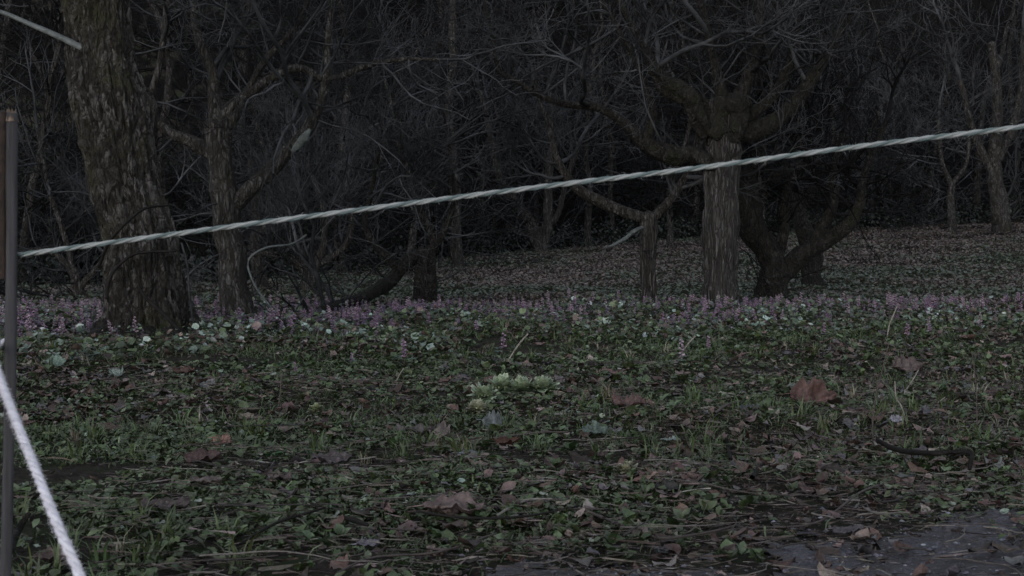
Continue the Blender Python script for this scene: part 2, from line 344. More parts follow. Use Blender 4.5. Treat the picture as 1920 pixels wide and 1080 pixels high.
# dry stalks and needles lying about
mb = MB()
x, y = field(52000, 1.6, 14, 1.1); yw = rng.normal(0.1, .6, len(x))
k = ((cover_clump(x, y, .8, 8)+.25*sstep(-.5, 2.5, x+.6*(4-y)) > .52) | (rng.random(len(x)) < .12)) & (rng.random(len(x)) < np.clip(1.0+roadside(x, y)*.8, .5, 1))
x, y, yw = x[k], y[k], yw[k]; n = len(x)
sz = .015+.13*rng.random(n)**3.5; P = np.stack([x, y, ground(x, y)+.012+.025*rng.random(n)], -1)
scatter(mb, T_S, P, yw, (rng.random(n)-.5)*.3, rng.random(n)*3, sz, palette(n, [(.12, .10, .09), (.20, .17, .155), (.04, .03, .028), (.08, .06, .055)], [4, 1.6, 4, 4], .3), .06, .25+.9*rng.random(n)*.05/sz)
for i in range(170):
    y0 = 2.6+6.5*R.random()**1.7; x0 = (R.random()*2-.75 if R.random() < .75 else R.random()*2-1)*.40*y0
    a = R.gauss(.12, .75); L = R.uniform(.06, .36)*(.7+.06*y0); n_ = 9; u_ = np.linspace(-.5, .5, n_); bend = R.gauss(0, .6)
    px_ = x0+L*(u_*math.cos(a)-bend*u_*u_*math.sin(a)); py_ = y0+L*(u_*math.sin(a)+bend*u_*u_*math.cos(a))
    pz_ = ground(px_, py_)*.5+.5*float(ground(x0, y0))+.028+.02*R.random(); px_ = px_+rng.normal(0, .004, n_); py_ = py_+rng.normal(0, .004, n_)
    rad = R.uniform(.0009, .0030); col = R.choice([(.022, .018, .017), (.03, .025, .022), (.04, .033, .03), (.07, .058, .053), (.13, .115, .105)])
    tube(mb, np.stack([px_, py_, pz_], -1), np.linspace(rad, rad*.5, n_), 5, True, .4, col)
tag(mb.build('dry_litter', M_DEAD), 'thin dry stalks and straw lying between the fallen leaves', 'litter', kind='stuff')

# stones of the road
mb = MB()
T_P = (np.array([(1, 0, 0), (.3, .8, .1), (-.8, .5, 0), (-.8, -.6, .05), (.3, -.9, 0), (.1, 0, .55)])*.5, [(0, 1, 5), (1, 2, 5), (2, 3, 5), (3, 4, 5), (4, 0, 5)], 't')
x = rng.random(40000)*5-1.2; y = 1.6+rng.random(40000)*4.2; k = (roadside(x, y) < .35*rng.random(len(x))**2) & (np.abs(x) < .42*y+.5); x, y = x[k], y[k]; n = len(x)
P = np.stack([x, y, ground(x, y)+.012], -1)
scatter(mb, T_P, P, rng.random(n)*6.28, np.zeros(n), np.zeros(n), .004+.014*rng.random(n)**4, palette(n, [(.12, .116, .145), (.22, .215, .26), (.05, .048, .055)], [4, 2, 4]), .25)
tag(mb.build('gravel', M_DEAD, smooth=False), 'small grey stones on the damp track at the lower right', 'gravel', kind='stuff')

# the far meadow behind the flowers
mb = MB()
x, y = field(240000, 12, 36, .6, 1.5); k = (y < edge(x)+3*rng.random(len(x))); x, y = x[k], y[k]; n = len(x)
g = cover_clump(x, y, .45, 3)
sz = .022+.045*rng.random(n)**2; P = np.stack([x, y, ground(x, y)+.015+.04*rng.random(n)], -1)
gr = g+.3*(rng.random(n)-.5)-.10*sstep(-1, 7, x) > .50
c = np.where(gr[:, None], palette(n, [(.055, .068, .040), (.062, .078, .058), (.08, .10, .08), (.11, .135, .118)], [4, 4, 3, .7], .15), palette(n, [(.125, .098, .088), (.085, .068, .064), (.105, .086, .082), (.16, .135, .125)], [5, 2, 4, .5], .15))
a = gr
scatter(mb, T_R, P[a], rng.random(a.sum())*6.28, (rng.random(a.sum())-.5)*1.3, (rng.random(a.sum())-.5)*1.3, sz[a], c[a], .15)
a = ~gr
scatter(mb, T_L, P[a], rng.random(a.sum())*6.28, (rng.random(a.sum())-.5)*1.0, (rng.random(a.sum())-.5)*1.3, sz[a]*1.2, c[a], .2)
tag(mb.build('ground_cover', M_LEAF), 'dull green leaves and brown litter covering the meadow slope beyond the flowers', 'ground cover', kind='stuff')

# the band of broad pale leaves among the flowers
def band_near(x, y):                                   # near edge of the flower band, by viewing direction
    s = x/np.maximum(y, .1); return 8.5+1.2*sstep(-.33, -.2, s)+1.0*sstep(-.1, .05, s)+1.0*sstep(0.1, .3, s)
mb = MB()
x, y = field(48000, 6.8, 15, .9); bn = band_near(x, y); g = cover_clump(x, y, 1.6, 11)
k = (y > bn-1.1-2*(g-.5)) & (y < 14.5) & (g > .40+.2*rng.random(len(x))) & (rng.random(len(x)) < 1-.6*sstep(12, 14.5, y)) & ~((np.abs(x+2.62) < .48) & (np.abs(y-9.3) < .62)); x, y = x[k], y[k]; n = len(x)
sz = .018+.05*rng.random(n)**2.2; P = np.stack([x, y, ground(x, y)+.02+.11*rng.random(n)**1.3], -1)
scatter(mb, T_R, P, rng.random(n)*6.28, (rng.random(n)-.5)*1.6, (rng.random(n)-.5)*1.6, sz, palette(n, [G2, G3, (.13, .17, .145), (.27, .32, .30), (.05, .07, .045), BR2, BR3], [5, 5, 4, 1.3, 4, 2, 2]), .25)
tag(mb.build('broad_leaves', M_LEAF), 'broad pale green cupped leaves growing thickly around the purple flowers', 'ground cover', kind='stuff')

# ------------------------------------------------------------------ corydalis
PUR = [(.20, .135, .205), (.23, .15, .225), (.165, .125, .19), (.28, .21, .265)]
def cory_flower(mb, h, col, hd=1.0):
    n = int(11*hd)+3; rr = R
    for i in range(n):
        u = i/n; z = h*(.42+.58*u); a = i*2.4+rr.random(); L = .020*(1-.45*u)
        d = np.array([math.cos(a), math.sin(a), .25]); p0 = np.array([0, 0, z])-d*L*.35; p1 = np.array([0, 0, z])+d*L*.9; p1[2] -= .003
        c = np.array(col)*(0.8+.5*rr.random())
        s = np.array([-d[1], d[0], 0])*.0045; up = np.array([0, 0, .006])
        V = [p0, (p0+p1)/2+s+up*.2, (p0+p1)/2+up, (p0+p1)/2-s, (p0+p1)/2-up*.5, p1+s*1.3, p1+up*1.1, p1-s*1.3, p1-up]
        q = [(1, 2, 6, 5), (2, 3, 7, 6), (3, 4, 8, 7), (4, 1, 5, 8)]; t = [(0, 2, 1), (0, 3, 2), (0, 4, 3), (0, 1, 4)]
        mb.add(V, q, t, c)
def cory_green(mb, h):
    P, r = spline([(0, 0, -.02), (.004, .002, h*.5), (0, 0, h)], [.0022, .0018, .001], 6); tube(mb, P, r, 4, c=(.09, .07, .06))
    for i in range(7):
        a = i*2.1+R.random(); d = np.array([math.cos(a), math.sin(a), 0]); z = h*(.15+.3*R.random()); L = .03+.025*R.random()
        c = np.array((.06, .09, .065))*(.7+.8*R.random()); s = np.array([-d[1], d[0], 0])
        b = np.array([0, 0, z]); tip = b+d*L*1.4+np.array([0, 0, .012])
        for off in (-.8, 0, .8):
            e = tip+s*off*L*.55-d*abs(off)*.3*L; w = .010
            dd = (e-b)/np.linalg.norm(e-b); ss = np.cross(dd, (0, 0, 1)); m1 = e-dd*.016
            mb.add([m1-dd*.012, m1+ss*w+[0, 0, .003], e+dd*.006, m1-ss*w+[0, 0, .003]], [(0, 1, 2, 3)], None, c)
protos = []
for i in range(8):
    h = (.11, .14, .10, .16, .12, .15, .13, .17)[i]
    a = MB(); cory_green(a, h); b = MB(); cory_flower(b, h, PUR[i % 4], .8+.1*i/8)
    protos.append((a.mesh('corydalis', M_LEAF), b.mesh('flower_spike', M_PETAL), a, b))
x, y = field(16000, 7.0, 15.2, .8, .8); bn = band_near(x, y); g = cover_clump(x, y, 2.1, 14); s_ = x/y
pr = np.where(y > bn, 1.35*sstep(.46, .59, g)+.10+.35*sstep(11.5, 13, y), .010)*np.where(s_ < -.30, 1.3, 1)
k = (rng.random(len(x)) < pr*np.where(x/y > .15, .36, .30)) & ~((np.abs(x+2.65) < .55) & (np.abs(y-9.6) < .6)) & (y < 14.6); x, y = x[k], y[k]
inf = np.abs(x) < .384*y; size = np.where(inf, 1/y, 0); order = np.argsort(-size)
hero = order[:300]; rest = order[300:]
for i in hero:
    px = 960+x[i]/y[i]*F; A, B, _, _ = protos[R.randrange(8)]
    o = bpy.data.objects.new('corydalis', A); COL.objects.link(o); o.location = (x[i], y[i], gz(x[i], y[i])); sc = .55+.75*R.random(); o.scale = (sc, sc, sc); o.rotation_euler = (R.uniform(-.2, .2), R.uniform(-.2, .2), R.random()*6.28)
    f = bpy.data.objects.new('flower_spike', B); COL.objects.link(f); f.parent = o
    where, grp = (('left of the big leaning trunk', 'left of the big trunk') if px < 220 else ('in the drift behind the pale green flower heads', 'in the middle drift') if px < 1250 else ('at the near edge of the right-hand drift', 'in the right drift'))
    tag(o, 'small purple corydalis flower spike '+where, 'flower', 'purple corydalis flowers '+grp)
mb = MB()
for i in rest:
    _, _, A, B = protos[R.randrange(8)]; sc = .5+.7*R.random()**1.3; a = R.random()*6.28; ca, sa = math.cos(a)*sc, math.sin(a)*sc
    M = np.array([[ca, -sa, 0], [sa, ca, 0], [0, 0, sc]]); o = np.array([x[i], y[i], gz(x[i], y[i])])
    for S in (A, B):
        if not hasattr(S, 'cat'):
            S.cat = (np.concatenate(S.v), np.concatenate(S.q), np.concatenate(S.t) if S.t else None, np.concatenate(S.c))
        v, q, t, c = S.cat; mb.add(v@M.T+o, q, t, c)
tag(mb.build('flower_drift', M_PETAL), 'distant drift of purple corydalis flowers filling the band before the trees', 'flowers', kind='stuff')

# ------------------------------------------------------------------ bare branches
def grow(mb, p, d, L, r, lev, up=.15, wig=.35, nchild=5, minr=.0035, spread=.9, c=None):
    n = 9 if lev > 0 else 5; wig *= 1.5 if minr < .005 else 1.1
    P = [np.array(p, float)]; d = np.array(d, float); d /= np.linalg.norm(d)
    for i in range(n-1):
        d = d+np.array([R.gauss(0, 1), R.gauss(0, 1), R.gauss(0, 1)])*wig/n**.5+np.array([0, 0, up/n]); d /= np.linalg.norm(d)
        P.append(P[-1]+d*L/(n-1))
    P = np.array(P); rr = np.linspace(r, max(r*.35, minr*.7), n)
    tube(mb, P, rr, 5 if r > .02 else 4 if r > .008 else 3, False, c=c)
    if lev <= 0: return
    for i in range(nchild):
        u = .2+.8*(i+R.random())/nchild; k = min(int(u*(n-1)), n-2); q = P[k]+(P[k+1]-P[k])*(u*(n-1)-k)
        T = P[k+1]-P[k]; T /= np.linalg.norm(T); v = np.array([R.gauss(0, 1), R.gauss(0, 1), R.gauss(0, 1)+.2]); v -= T*v.dot(T); v /= np.linalg.norm(v)+1e-6
        ang = spread*(.6+.6*R.random()); dd = T*math.cos(ang)+v*math.sin(ang)
        grow(mb, q, dd, L*(.45+.3*R.random())*(1.1-.4*u), max(minr, rr[k]*.6), lev-1, up, wig/(1.5 if minr < .005 else 1.1), nchild, minr, spread, c)
def limb(mb, pts, rad, n=None, sides=10, rough=.5, gn=.16):
    L = sum((Vector(a)-Vector(b)).length for a, b in zip(pts, pts[1:])); n = n or max(8, int(L/.08))
    P, r = spline(pts, rad, n); s = R.random()*50
    u = np.linspace(0, L*3, n)
    for a in range(3): P[:, a] += gn*r*2.5*(fbm(u, s+a*7, 1, 3)-.5)*4*np.sin(np.linspace(0, np.pi, n))**.3
    def rf(rr, th, PP): return rr*(1+rough*(fbm(np.cos(th)*1.6+s, np.sin(th)*1.6, PP[:, 2:3]*5+PP[:, :1]*5, 3)-.5)*1.6)
    tube(mb, P, r, sides, True, rfun=rf); return P, r
def sprouts(mb, P, r, n, L, lev=2, up=.3, u0=.2, u1=1, r0=.013, wig=.30, spread=.8, nchild=3, minr=.003):
    m = len(P)
    for i in range(n):
        k = int((u0+(u1-u0)*R.random())*(m-2)); T = P[k+1]-P[k]; T /= np.linalg.norm(T)+1e-9
        v = np.array([R.gauss(0, 1), R.gauss(0, .8), R.gauss(0, 1)+.6]); v -= T*v.dot(T); v /= np.linalg.norm(v)
        d = T*R.uniform(-.1, .8)+v
        grow(mb, P[k], d, L*(.7+1.0*R.random()), min(r0, r[k]*.7)*(.6+.6*R.random()), lev, up, wig, nchild, minr, spread)
def A3(pts, Y): return [tuple(at(p[0], p[1], Y+(p[3] if len(p) > 3 else 0))) for p in pts], [p[2]/F*(Y+(p[3] if len(p) > 3 else 0)) for p in pts]
# a branch list holds (px, py, radius in px, depth offset)
def tree(name, Y, base, trunk, limbs, label, cat='tree', mat=M_BARK, twig=M_TWIG, limbmat=None, tw=(10, 1.0, 2), tsides=28, rough=.5, group=None, shoots=8, crown=True, minr=.003):
    b = at(base[0], base[1], Y); b.z = gz(b.x, Y); t = empty(name, b)
    tp, tr = A3(trunk, Y); tp = [(b.x+(trunk[0][0]-base[0])/F*Y, Y, b.z-.12)]+tp; tr = [tr[0]*1.25]+tr
    m = MB(); P, r = limb(m, tp, tr, None, tsides, rough, .03); m.build('trunk', mat, t)
    cr = MB()
    if shoots: sprouts(cr, P, r, shoots, tw[1]*.7, 2, .4, .55, 1, .010, minr=minr)
    for l in limbs:
        lp, lr = A3(l, Y); m = MB(); P, r = limb(m, lp, lr, None, 9, .45, .08); m.build('limb', limbmat or mat, t)
        sprouts(cr, P, r, tw[0], tw[1], tw[2], .45, .15, 1, .012, minr=minr)
        sprouts(cr, P, r, 3, tw[1]*1.5, 3, .5, .25, 1, .026, .4, .8, 5, minr)
        grow(cr, P[-1], P[-1]-P[-3], tw[1]*1.2, max(.006, r[-1]*.9), 2, .3, minr=minr)
    if crown and cr.n: cr.build('crown', twig, t)
    tag(t, label, cat, group); return t

# ---- the big leaning trunk
def big_tree():
    Y = 9.6; b = at(275, 640, Y); b.z = gz(b.x, Y); t = empty('old_tree', b)
    pr = [(275, 665, 108), (277, 640, 98), (277, 615, 84), (275, 560, 75), (270, 500, 70), (264, 440, 65), (242, 370, 64), (224, 300, 66), (212, 240, 66), (200, 180, 68), (190, 120, 63), (186, 60, 61), (183, 0, 62), (178, -120, 62), (170, -300, 58), (168, -500, 52)]
    pts, rad = A3(pr, Y)
    n = 760; sides = 260; P, r = spline(pts, rad, n); T, N, B = frames(P)
    th = np.arange(sides)/sides*2*np.pi; s = np.concatenate([[0], np.cumsum(np.linalg.norm(np.diff(P, axis=0), axis=1))])[:, None]
    cx, sx = np.cos(th)[None], np.sin(th)[None]
    a1 = fbm(cx*5, sx*5, s*2.0, 3); plate = fbm(cx*9+3*(a1-.5), sx*9+3*(a1-.5), s*5.0, 4)
    ridge = 1-np.abs(2*fbm(cx*6+9+(a1-.5)*2, sx*6, s*2.2, 3)-1)*3.2; ridge = np.clip(ridge, 0, 1)**1.5
    flake = np.floor(fbm(cx*11, sx*11+4, s*9, 3)*7)/7
    big = fbm(cx*1.3, sx*1.3, s*1.1, 2)-.5
    lobes = np.maximum(0, 1-s/.55)**1.5*(.30*np.cos(5*th+.8)[None]+.12*np.cos(9*th)[None])
    burl = .35*np.exp(-((s-1.75)/.16)**2)*np.exp(-(((th-3.6+np.pi) % (2*np.pi)-np.pi)/.7)**2)[None]
    rr = r[:, None]*(1+.24*big+lobes+burl-.10*ridge+.16*(plate-.5)+.17*(flake-.5))
    V = P[:, None]+rr[..., None]*(cx[..., None]*N[:, None]+sx[..., None]*B[:, None])
    i = np.arange(n-1)[:, None]*sides; j = np.arange(sides)[None]; k = (j+1) % sides
    m = MB(); m.add(V.reshape(-1, 3), np.stack([i+j, i+k, i+sides+k, i+sides+j], -1).reshape(-1, 4)); m.build('trunk', M_BIG, t, smooth=False)
    l = MB(); lp, lr = A3([(170, 98, 8), (128, 77, 6.5), (85, 57, 5.5), (40, 38, 4.5), (0, 23, 4), (-80, 0, 3.5), (-200, -60, 3)], Y-.2); limb(l, lp, lr, 60, 8, .4, .1); l.build('limb', M_TWIG_P, t)
    # roots and rotten bark heaped at the foot
    for q in ([(200, 625, 26), (180, 640, 20, -.25), (150, 655, 12, -.5)], [(345, 625, 30), (372, 640, 20, -.1), (400, 652, 9, -.2)], [(270, 640, 32, -.25), (255, 655, 24, -.55), (225, 668, 12, -.9)], [(320, 640, 28, -.3), (335, 655, 16, -.6), (350, 664, 8, -.9)]):
        l = MB(); lp, lr = A3(q, Y); limb(l, lp, lr, 30, 16, .8, .1); l.build('root', M_MOSS, t)
    cr = MB()
    for i in range(10):
        p = at(R.uniform(-100, 300), -200-R.random()*200, Y); grow(cr, p, (R.gauss(0, 1), R.gauss(0, 1), .4), 1.6, .03, 3, .2)
    cr.build('crown', M_TWIG, t)
    tag(t, 'thick leaning trunk with flaking grey mossy bark at the left, the widest tree', 'tree')
big_tree()

# ---- other trees standing at the edge of the meadow
tree('fruit_tree', 12.3, (450, 602), [(452, 600, 34), (440, 540, 27), (430, 450, 23), (420, 350, 22), (410, 280, 23), (408, 225, 24)],
     [[(420, 300, 17), (395, 285, 15), (350, 262, 13), (310, 245, 10), (280, 200, 8), (300, 120, 6), (312, 0, 5), (315, -120, 4)],
      [(415, 225, 15), (440, 195, 12), (490, 158, 9), (545, 128, 8), (580, 131, 7), (600, 148, 6), (640, 143, 6), (690, 122, 5), (745, 112, 4), (820, 112, 3)],
      [(408, 230, 16), (402, 185, 12), (400, 140, 10), (380, 90, 9), (365, 40, 7), (372, -60, 6)],
      [(435, 385, 16), (470, 355, 15), (510, 320, 14), (550, 275, 13), (580, 235, 11), (604, 190, 9), (614, 130, 7), (618, 40, 5), (640, -100, 4)],
      [(430, 240, 10), (455, 190, 8), (500, 110, 6), (560, 40, 5), (600, -60, 4)]],
     'gnarled grey tree forking high just right of the big leaning trunk', tw=(9, .9, 2), mat=M_BARK)
tree('fruit_tree', 14.4, (1352, 585), [(1352, 582, 38), (1352, 540, 34), (1350, 470, 33), (1352, 380, 31), (1354, 300, 31), (1358, 250, 33), (1362, 215, 40), (1368, 195, 34)],
     [[(1350, 300, 16), (1300, 294, 17), (1250, 286, 17), (1205, 268, 13), (1160, 225, 8), (1120, 203, 8), (1060, 196, 6), (1010, 178, 6), (975, 157, 5), (935, 130, 4), (922, 60, 3), (905, 0, 3)],
      [(1350, 235, 24), (1310, 200, 20), (1270, 170, 16), (1235, 145, 13), (1215, 100, 9), (1180, 40, 6), (1130, -60, 5)],
      [(1375, 250, 22), (1420, 245, 18), (1465, 215, 15), (1510, 165, 13), (1545, 115, 11), (1575, 60, 9), (1605, 0, 8), (1650, -90, 6)],
      [(1375, 220, 18), (1395, 170, 14), (1415, 110, 11), (1425, 40, 9), (1430, -80, 7)],
      [(1360, 215, 16), (1345, 150, 11), (1330, 80, 8), (1310, -20, 6)],
      [(1385, 225, 14), (1440, 190, 11), (1480, 120, 9), (1500, 40, 7), (1520, -70, 6)],
      [(1210, 270, 11), (1225, 215, 9), (1215, 180, 6), (1190, 110, 4), (1150, 40, 4), (1110, -40, 3)]],
     'tall grey trunk right of centre crossed by the rope with dark fanning limbs', mat=M_GREY, limbmat=M_MOSS, tw=(9, 1.0, 2), twig=M_TWIG, tsides=40)
tree('fruit_tree', 16.0, (1447, 572), [(1445, 570, 30), (1448, 540, 28), (1462, 505, 26)],
     [[(1460, 520, 24), (1435, 470, 25), (1412, 430, 26), (1400, 385, 27), (1400, 345, 22), (1420, 300, 12), (1440, 230, 7)],
      [(1465, 515, 20), (1505, 480, 17), (1550, 452, 15), (1590, 425, 13), (1608, 395, 11), (1620, 330, 7), (1660, 230, 5)],
      [(1455, 490, 12), (1470, 430, 10), (1475, 360, 9), (1500, 300, 6)],
      [(1415, 400, 12), (1440, 350, 10), (1465, 320, 9), (1520, 310, 7)],
      [(1515, 475, 12), (1560, 390, 9), (1560, 330, 6), (1580, 250, 5)]],
     'short dark mossy tree splitting low into a wide V behind the rope-crossed trunk', mat=M_MOSS, twig=M_TWIG_D, tw=(5, .8, 2))
tree('dead_tree', 15.5, (1216, 578), [(1217, 577, 16), (1216, 540, 14), (1214, 480, 15), (1217, 430, 15), (1217, 402, 16)],
     [[(1212, 410, 12), (1165, 395, 11), (1110, 372, 11), (1075, 345, 9), (1045, 300, 7), (1030, 240, 5), (1000, 150, 4)],
      [(1225, 410, 9), (1248, 385, 9), (1270, 355, 8), (1290, 320, 6), (1310, 250, 4)]],
     'slim weathered grey trunk with flat broken top just left of the rope-crossed trunk', mat=M_GREY, limbmat=M_BARK, tw=(5, .7, 1), shoots=2)
tree('fruit_tree', 31.0, (1013, 478), [(1015, 476, 17), (1012, 455, 14)],
     [[(1010, 462, 13), (990, 415, 12), (960, 370, 10), (935, 325, 8), (920, 250, 6), (900, 170, 4)],
      [(1018, 462, 13), (1028, 410, 10), (1028, 340, 8), (1035, 260, 6), (1030, 150, 4)],
      [(1028, 420, 7), (1048, 400, 6), (1062, 340, 5), (1090, 260, 4)]],
     'pale V-shaped tree standing at the top of the meadow in the middle', mat=M_GREY, tw=(9, 1.9, 2), shoots=3, minr=.006)
tree('fruit_tree', 17.5, (583, 580), [(585, 578, 15), (580, 540, 13), (582, 500, 15)],
     [[(578, 510, 10), (545, 485, 8), (505, 475, 6), (470, 478, 4)], [(590, 505, 10), (605, 460, 7), (608, 400, 5), (590, 340, 4), (560, 280, 3)],
      [(575, 505, 8), (560, 460, 7), (545, 410, 5), (560, 350, 4)], [(590, 500, 8), (640, 470, 6), (660, 420, 5), (650, 350, 4)]],
     'small twisted tree with a short pale trunk between the forked tree and the arching limb', mat=M_GREY, tw=(8, .9, 2))
tree('fruit_tree', 15.2, (800, 590), [(795, 588, 22), (798, 550, 20), (800, 510, 19), (797, 475, 17)],
     [[(800, 470, 13), (765, 490, 14), (735, 525, 13), (700, 548, 12, -.5), (650, 568, 11, -1.2), (600, 584, 9, -2.2)],
      [(800, 480, 10), (830, 440, 7), (850, 380, 5), (845, 300, 4), (830, 200, 3)],
      [(795, 480, 11), (815, 455, 9), (790, 400, 6), (760, 350, 5), (750, 260, 5), (735, 170, 4)],
      [(745, 500, 9), (710, 465, 7), (685, 420, 5), (700, 340, 4), (720, 220, 3)]],
     'mossy leaning tree left of centre whose low limb arches down to the ground', mat=M_MOSS, twig=M_TWIG, tw=(11, .9, 2))
tree('fruit_tree', 16.5, (150, 620), [(168, 622, 12), (150, 560, 11), (138, 505, 9)],
     [[(140, 520, 7), (110, 480, 5), (60, 470, 4), (30, 500, 3)], [(150, 540, 7), (200, 480, 5), (240, 420, 5), (300, 370, 3)], [(150, 560, 6), (90, 560, 5), (50, 600, 3)], [(138, 510, 6), (120, 440, 5), (90, 350, 4), (70, 240, 3)]],
     'small bent tree between the stake and the big leaning trunk', mat=M_BARK, tw=(10, .9, 2))
tree('fruit_tree', 19.0, (490, 560), [(492, 560, 15), (488, 520, 13), (478, 470, 11), (480, 400, 8), (470, 300, 6)],
     [[(480, 440, 6), (530, 400, 5), (600, 330, 4)]],
     'thin trunk in shadow directly behind the forked tree', mat=M_BARK, tw=(8, 1.0, 2))
tree('fruit_tree', 19.0, (1525, 560), [(1525, 560, 22), (1523, 520, 20), (1520, 470, 18), (1500, 400, 13), (1495, 300, 9), (1500, 180, 7)],
     [[(1500, 400, 7), (1540, 330, 5), (1570, 240, 4)]],
     'straight shadowed trunk below the right arm of the V-shaped mossy tree', mat=M_MOSS, tw=(8, 1.1, 2))
tree('fruit_tree', 31, (1875, 425), [(1878, 424, 17), (1872, 370, 15), (1865, 310, 12), (1870, 200, 9), (1860, 80, 7)],
     [[(1865, 330, 9), (1830, 260, 7), (1800, 150, 5)], [(1872, 300, 8), (1910, 200, 6), (1920, 60, 5)]],
     'grey trunk at the far right top corner of the meadow', tw=(9, 1.8, 2), minr=.006)
tree('fruit_tree', 31, (1785, 428), [(1786, 426, 8), (1782, 380, 7), (1785, 340, 6)],
     [[(1785, 350, 5), (1765, 300, 4), (1760, 220, 3)], [(1785, 345, 5), (1810, 310, 4), (1820, 230, 3)]],
     'thin forked sapling at the far right between two trunks', tw=(9, 1.5, 2), minr=.006)

mt = bpy.data.objects['fruit_tree.001']
for q in ([(1335, 262, 12), (1345, 232, 22), (1352, 205, 18), (1340, 188, 7)], [(1372, 270, 10), (1382, 240, 20), (1395, 210, 16), (1402, 185, 6)], [(1345, 215, 16), (1370, 205, 20), (1400, 195, 9)], [(1330, 250, 14), (1305, 205, 15), (1270, 172, 18), (1240, 150, 13), (1225, 120, 6)], [(1340, 305, 10), (1316, 298, 16), (1285, 292, 15), (1250, 288, 13)]):
    lp, lr = A3(q, 14.3); m = MB(); limb(m, lp, lr, 26, 18, 1.0, .35); m.build('knotted_wood', M_MOSS, mt)
ft = bpy.data.objects['fruit_tree']; m = MB(); lp, lr = A3([(548, 286, 4), (556, 275, 8), (570, 257, 8), (580, 242, 3)], 12.19); limb(m, lp, lr, 24, 10, .5, .2); m.build('bare_wood_patch', plain('stripped_wood', (.05, .058, .055), (.12, .135, .13), 25, .8), ft)
# ---- slender woodland trees farther back, each with its own place
def wood_proto(i):
    t = MB(); c = MB(); h = R.uniform(4.5, 8)
    P, r = spline([(0, 0, -.3), (R.uniform(-.2, .2), 0, h*.3), (R.uniform(-.5, .5), R.uniform(-.3, .3), h*.65), (R.uniform(-.9, .9), R.uniform(-.5, .5), h)], [.085, .06, .04, .015], 30); P[:, 0] += .45*(fbm(np.linspace(0, 5, 30), i*7.7, 1, 3)-.5)*np.linspace(0, 2.5, 30); P[:, 1] += .45*(fbm(np.linspace(0, 5, 30), i*3.1, 5, 3)-.5)*np.linspace(0, 2.5, 30)
    tube(t, P, r*R.uniform(.8, 1.3), 8, rough=.5)
    for k in range(22):
        j = int(R.uniform(.08, .98)*28); a = R.random()*6.28
        grow(c, P[j], (math.cos(a), math.sin(a), R.uniform(-.1, 1.0)), R.uniform(.9, 2.4), .020, 3 if k % 2 else 2, .2, .85, 4, .005, 1.0)
    return t, c
WP = [wood_proto(i) for i in range(7)]; WM = [(t.mesh('trunk', M_BARK), c.mesh('crown', M_TWIG_D)) for t, c in WP]
spots = [(40, 20), (90, 24), (330, 22), (380, 27), (520, 25), (640, 24), (700, 28), (760, 23), (860, 26), (900, 34), (1100, 33), (1150, 36), (1260, 30), (1300, 37), (1430, 34), (1560, 36), (1640, 37), (1700, 39), (1740, 37), (1830, 38), (1900, 40), (1010, 38), (590, 30), (240, 24), (160, 27), (1960, 36), (-40, 24), (450, 31), (820, 38), (1370, 40)]
spots.sort(); names = ['at the left edge behind the stake', 'left of the big leaning trunk', 'behind the forked tree', 'above the arching limb', 'in the middle beyond the V-shaped tree', 'behind the rope-crossed trunk', 'above the far right of the meadow']
for i, (px, Y) in enumerate(spots):
    X = (px-960)/F*Y; z = gz(X, Y); T_, C_ = WM[i % 7]
    o = empty('woodland_tree', (X, Y, z)); s = R.uniform(.75, 1.25); o.scale = (s, s, s*R.uniform(.9, 1.2)); o.rotation_euler = (R.uniform(-.1, .1), R.uniform(-.12, .12), R.random()*6.28)
    for nm, me in (('trunk', T_), ('crown', C_)): c = bpy.data.objects.new(nm, me); COL.objects.link(c); c.parent = o
    w = names[0 if px < 60 else 1 if px < 200 else 2 if px < 500 else 3 if px < 840 else 4 if px < 1200 else 5 if px < 1560 else 6]
    tag(o, 'slender bare dark woodland tree '+w, 'tree', 'bare trees of the dark wood, those '+w)

# ---- thicket of the hillside
def bush_proto():
    c = MB()
    for k in range(9):
        a = R.random()*6.28; grow(c, (R.gauss(0, .15), R.gauss(0, .15), -.1), (math.cos(a)*.6, math.sin(a)*.6, 1.1), R.uniform(1.4, 3.4), .026, 3 if k < 2 else 2, .0, 1.15, 4, .009, 1.0)
    c.cat = (np.concatenate(c.v), np.concatenate(c.q)); return c
BP = [bush_proto() for _ in range(6)]
mb = MB(); cnt = 0
for i in range(900):
    u = R.random(); X = R.uniform(-1, 1); Y = 16+u**1.2*58; X = X*(.45*Y+3)
    if Y < float(edge(X))-.5+R.random()*2: continue
    v, q = BP[i % 6].cat; s = R.uniform(.7, 1.5)*(1+.022*max(0, Y-25)); a = R.random()*6.28; ca, sa = math.cos(a)*s, math.sin(a)*s
    M = np.array([[ca, -sa, 0], [sa, ca, 0], [0, 0, s]]); mb.add(v@M.T+[X, Y, gz(X, Y)], q, None, (np.array((.0025, .0025, .003)) if R.random() < .72 else np.array((.012, .012, .0135)))*R.uniform(.6, 1.2)); cnt += 1
    if cnt > 250: break
tag(mb.build('undergrowth', M_DEAD), 'tangled mass of bare twigs covering the dark hillside behind the trees', 'undergrowth', kind='stuff')
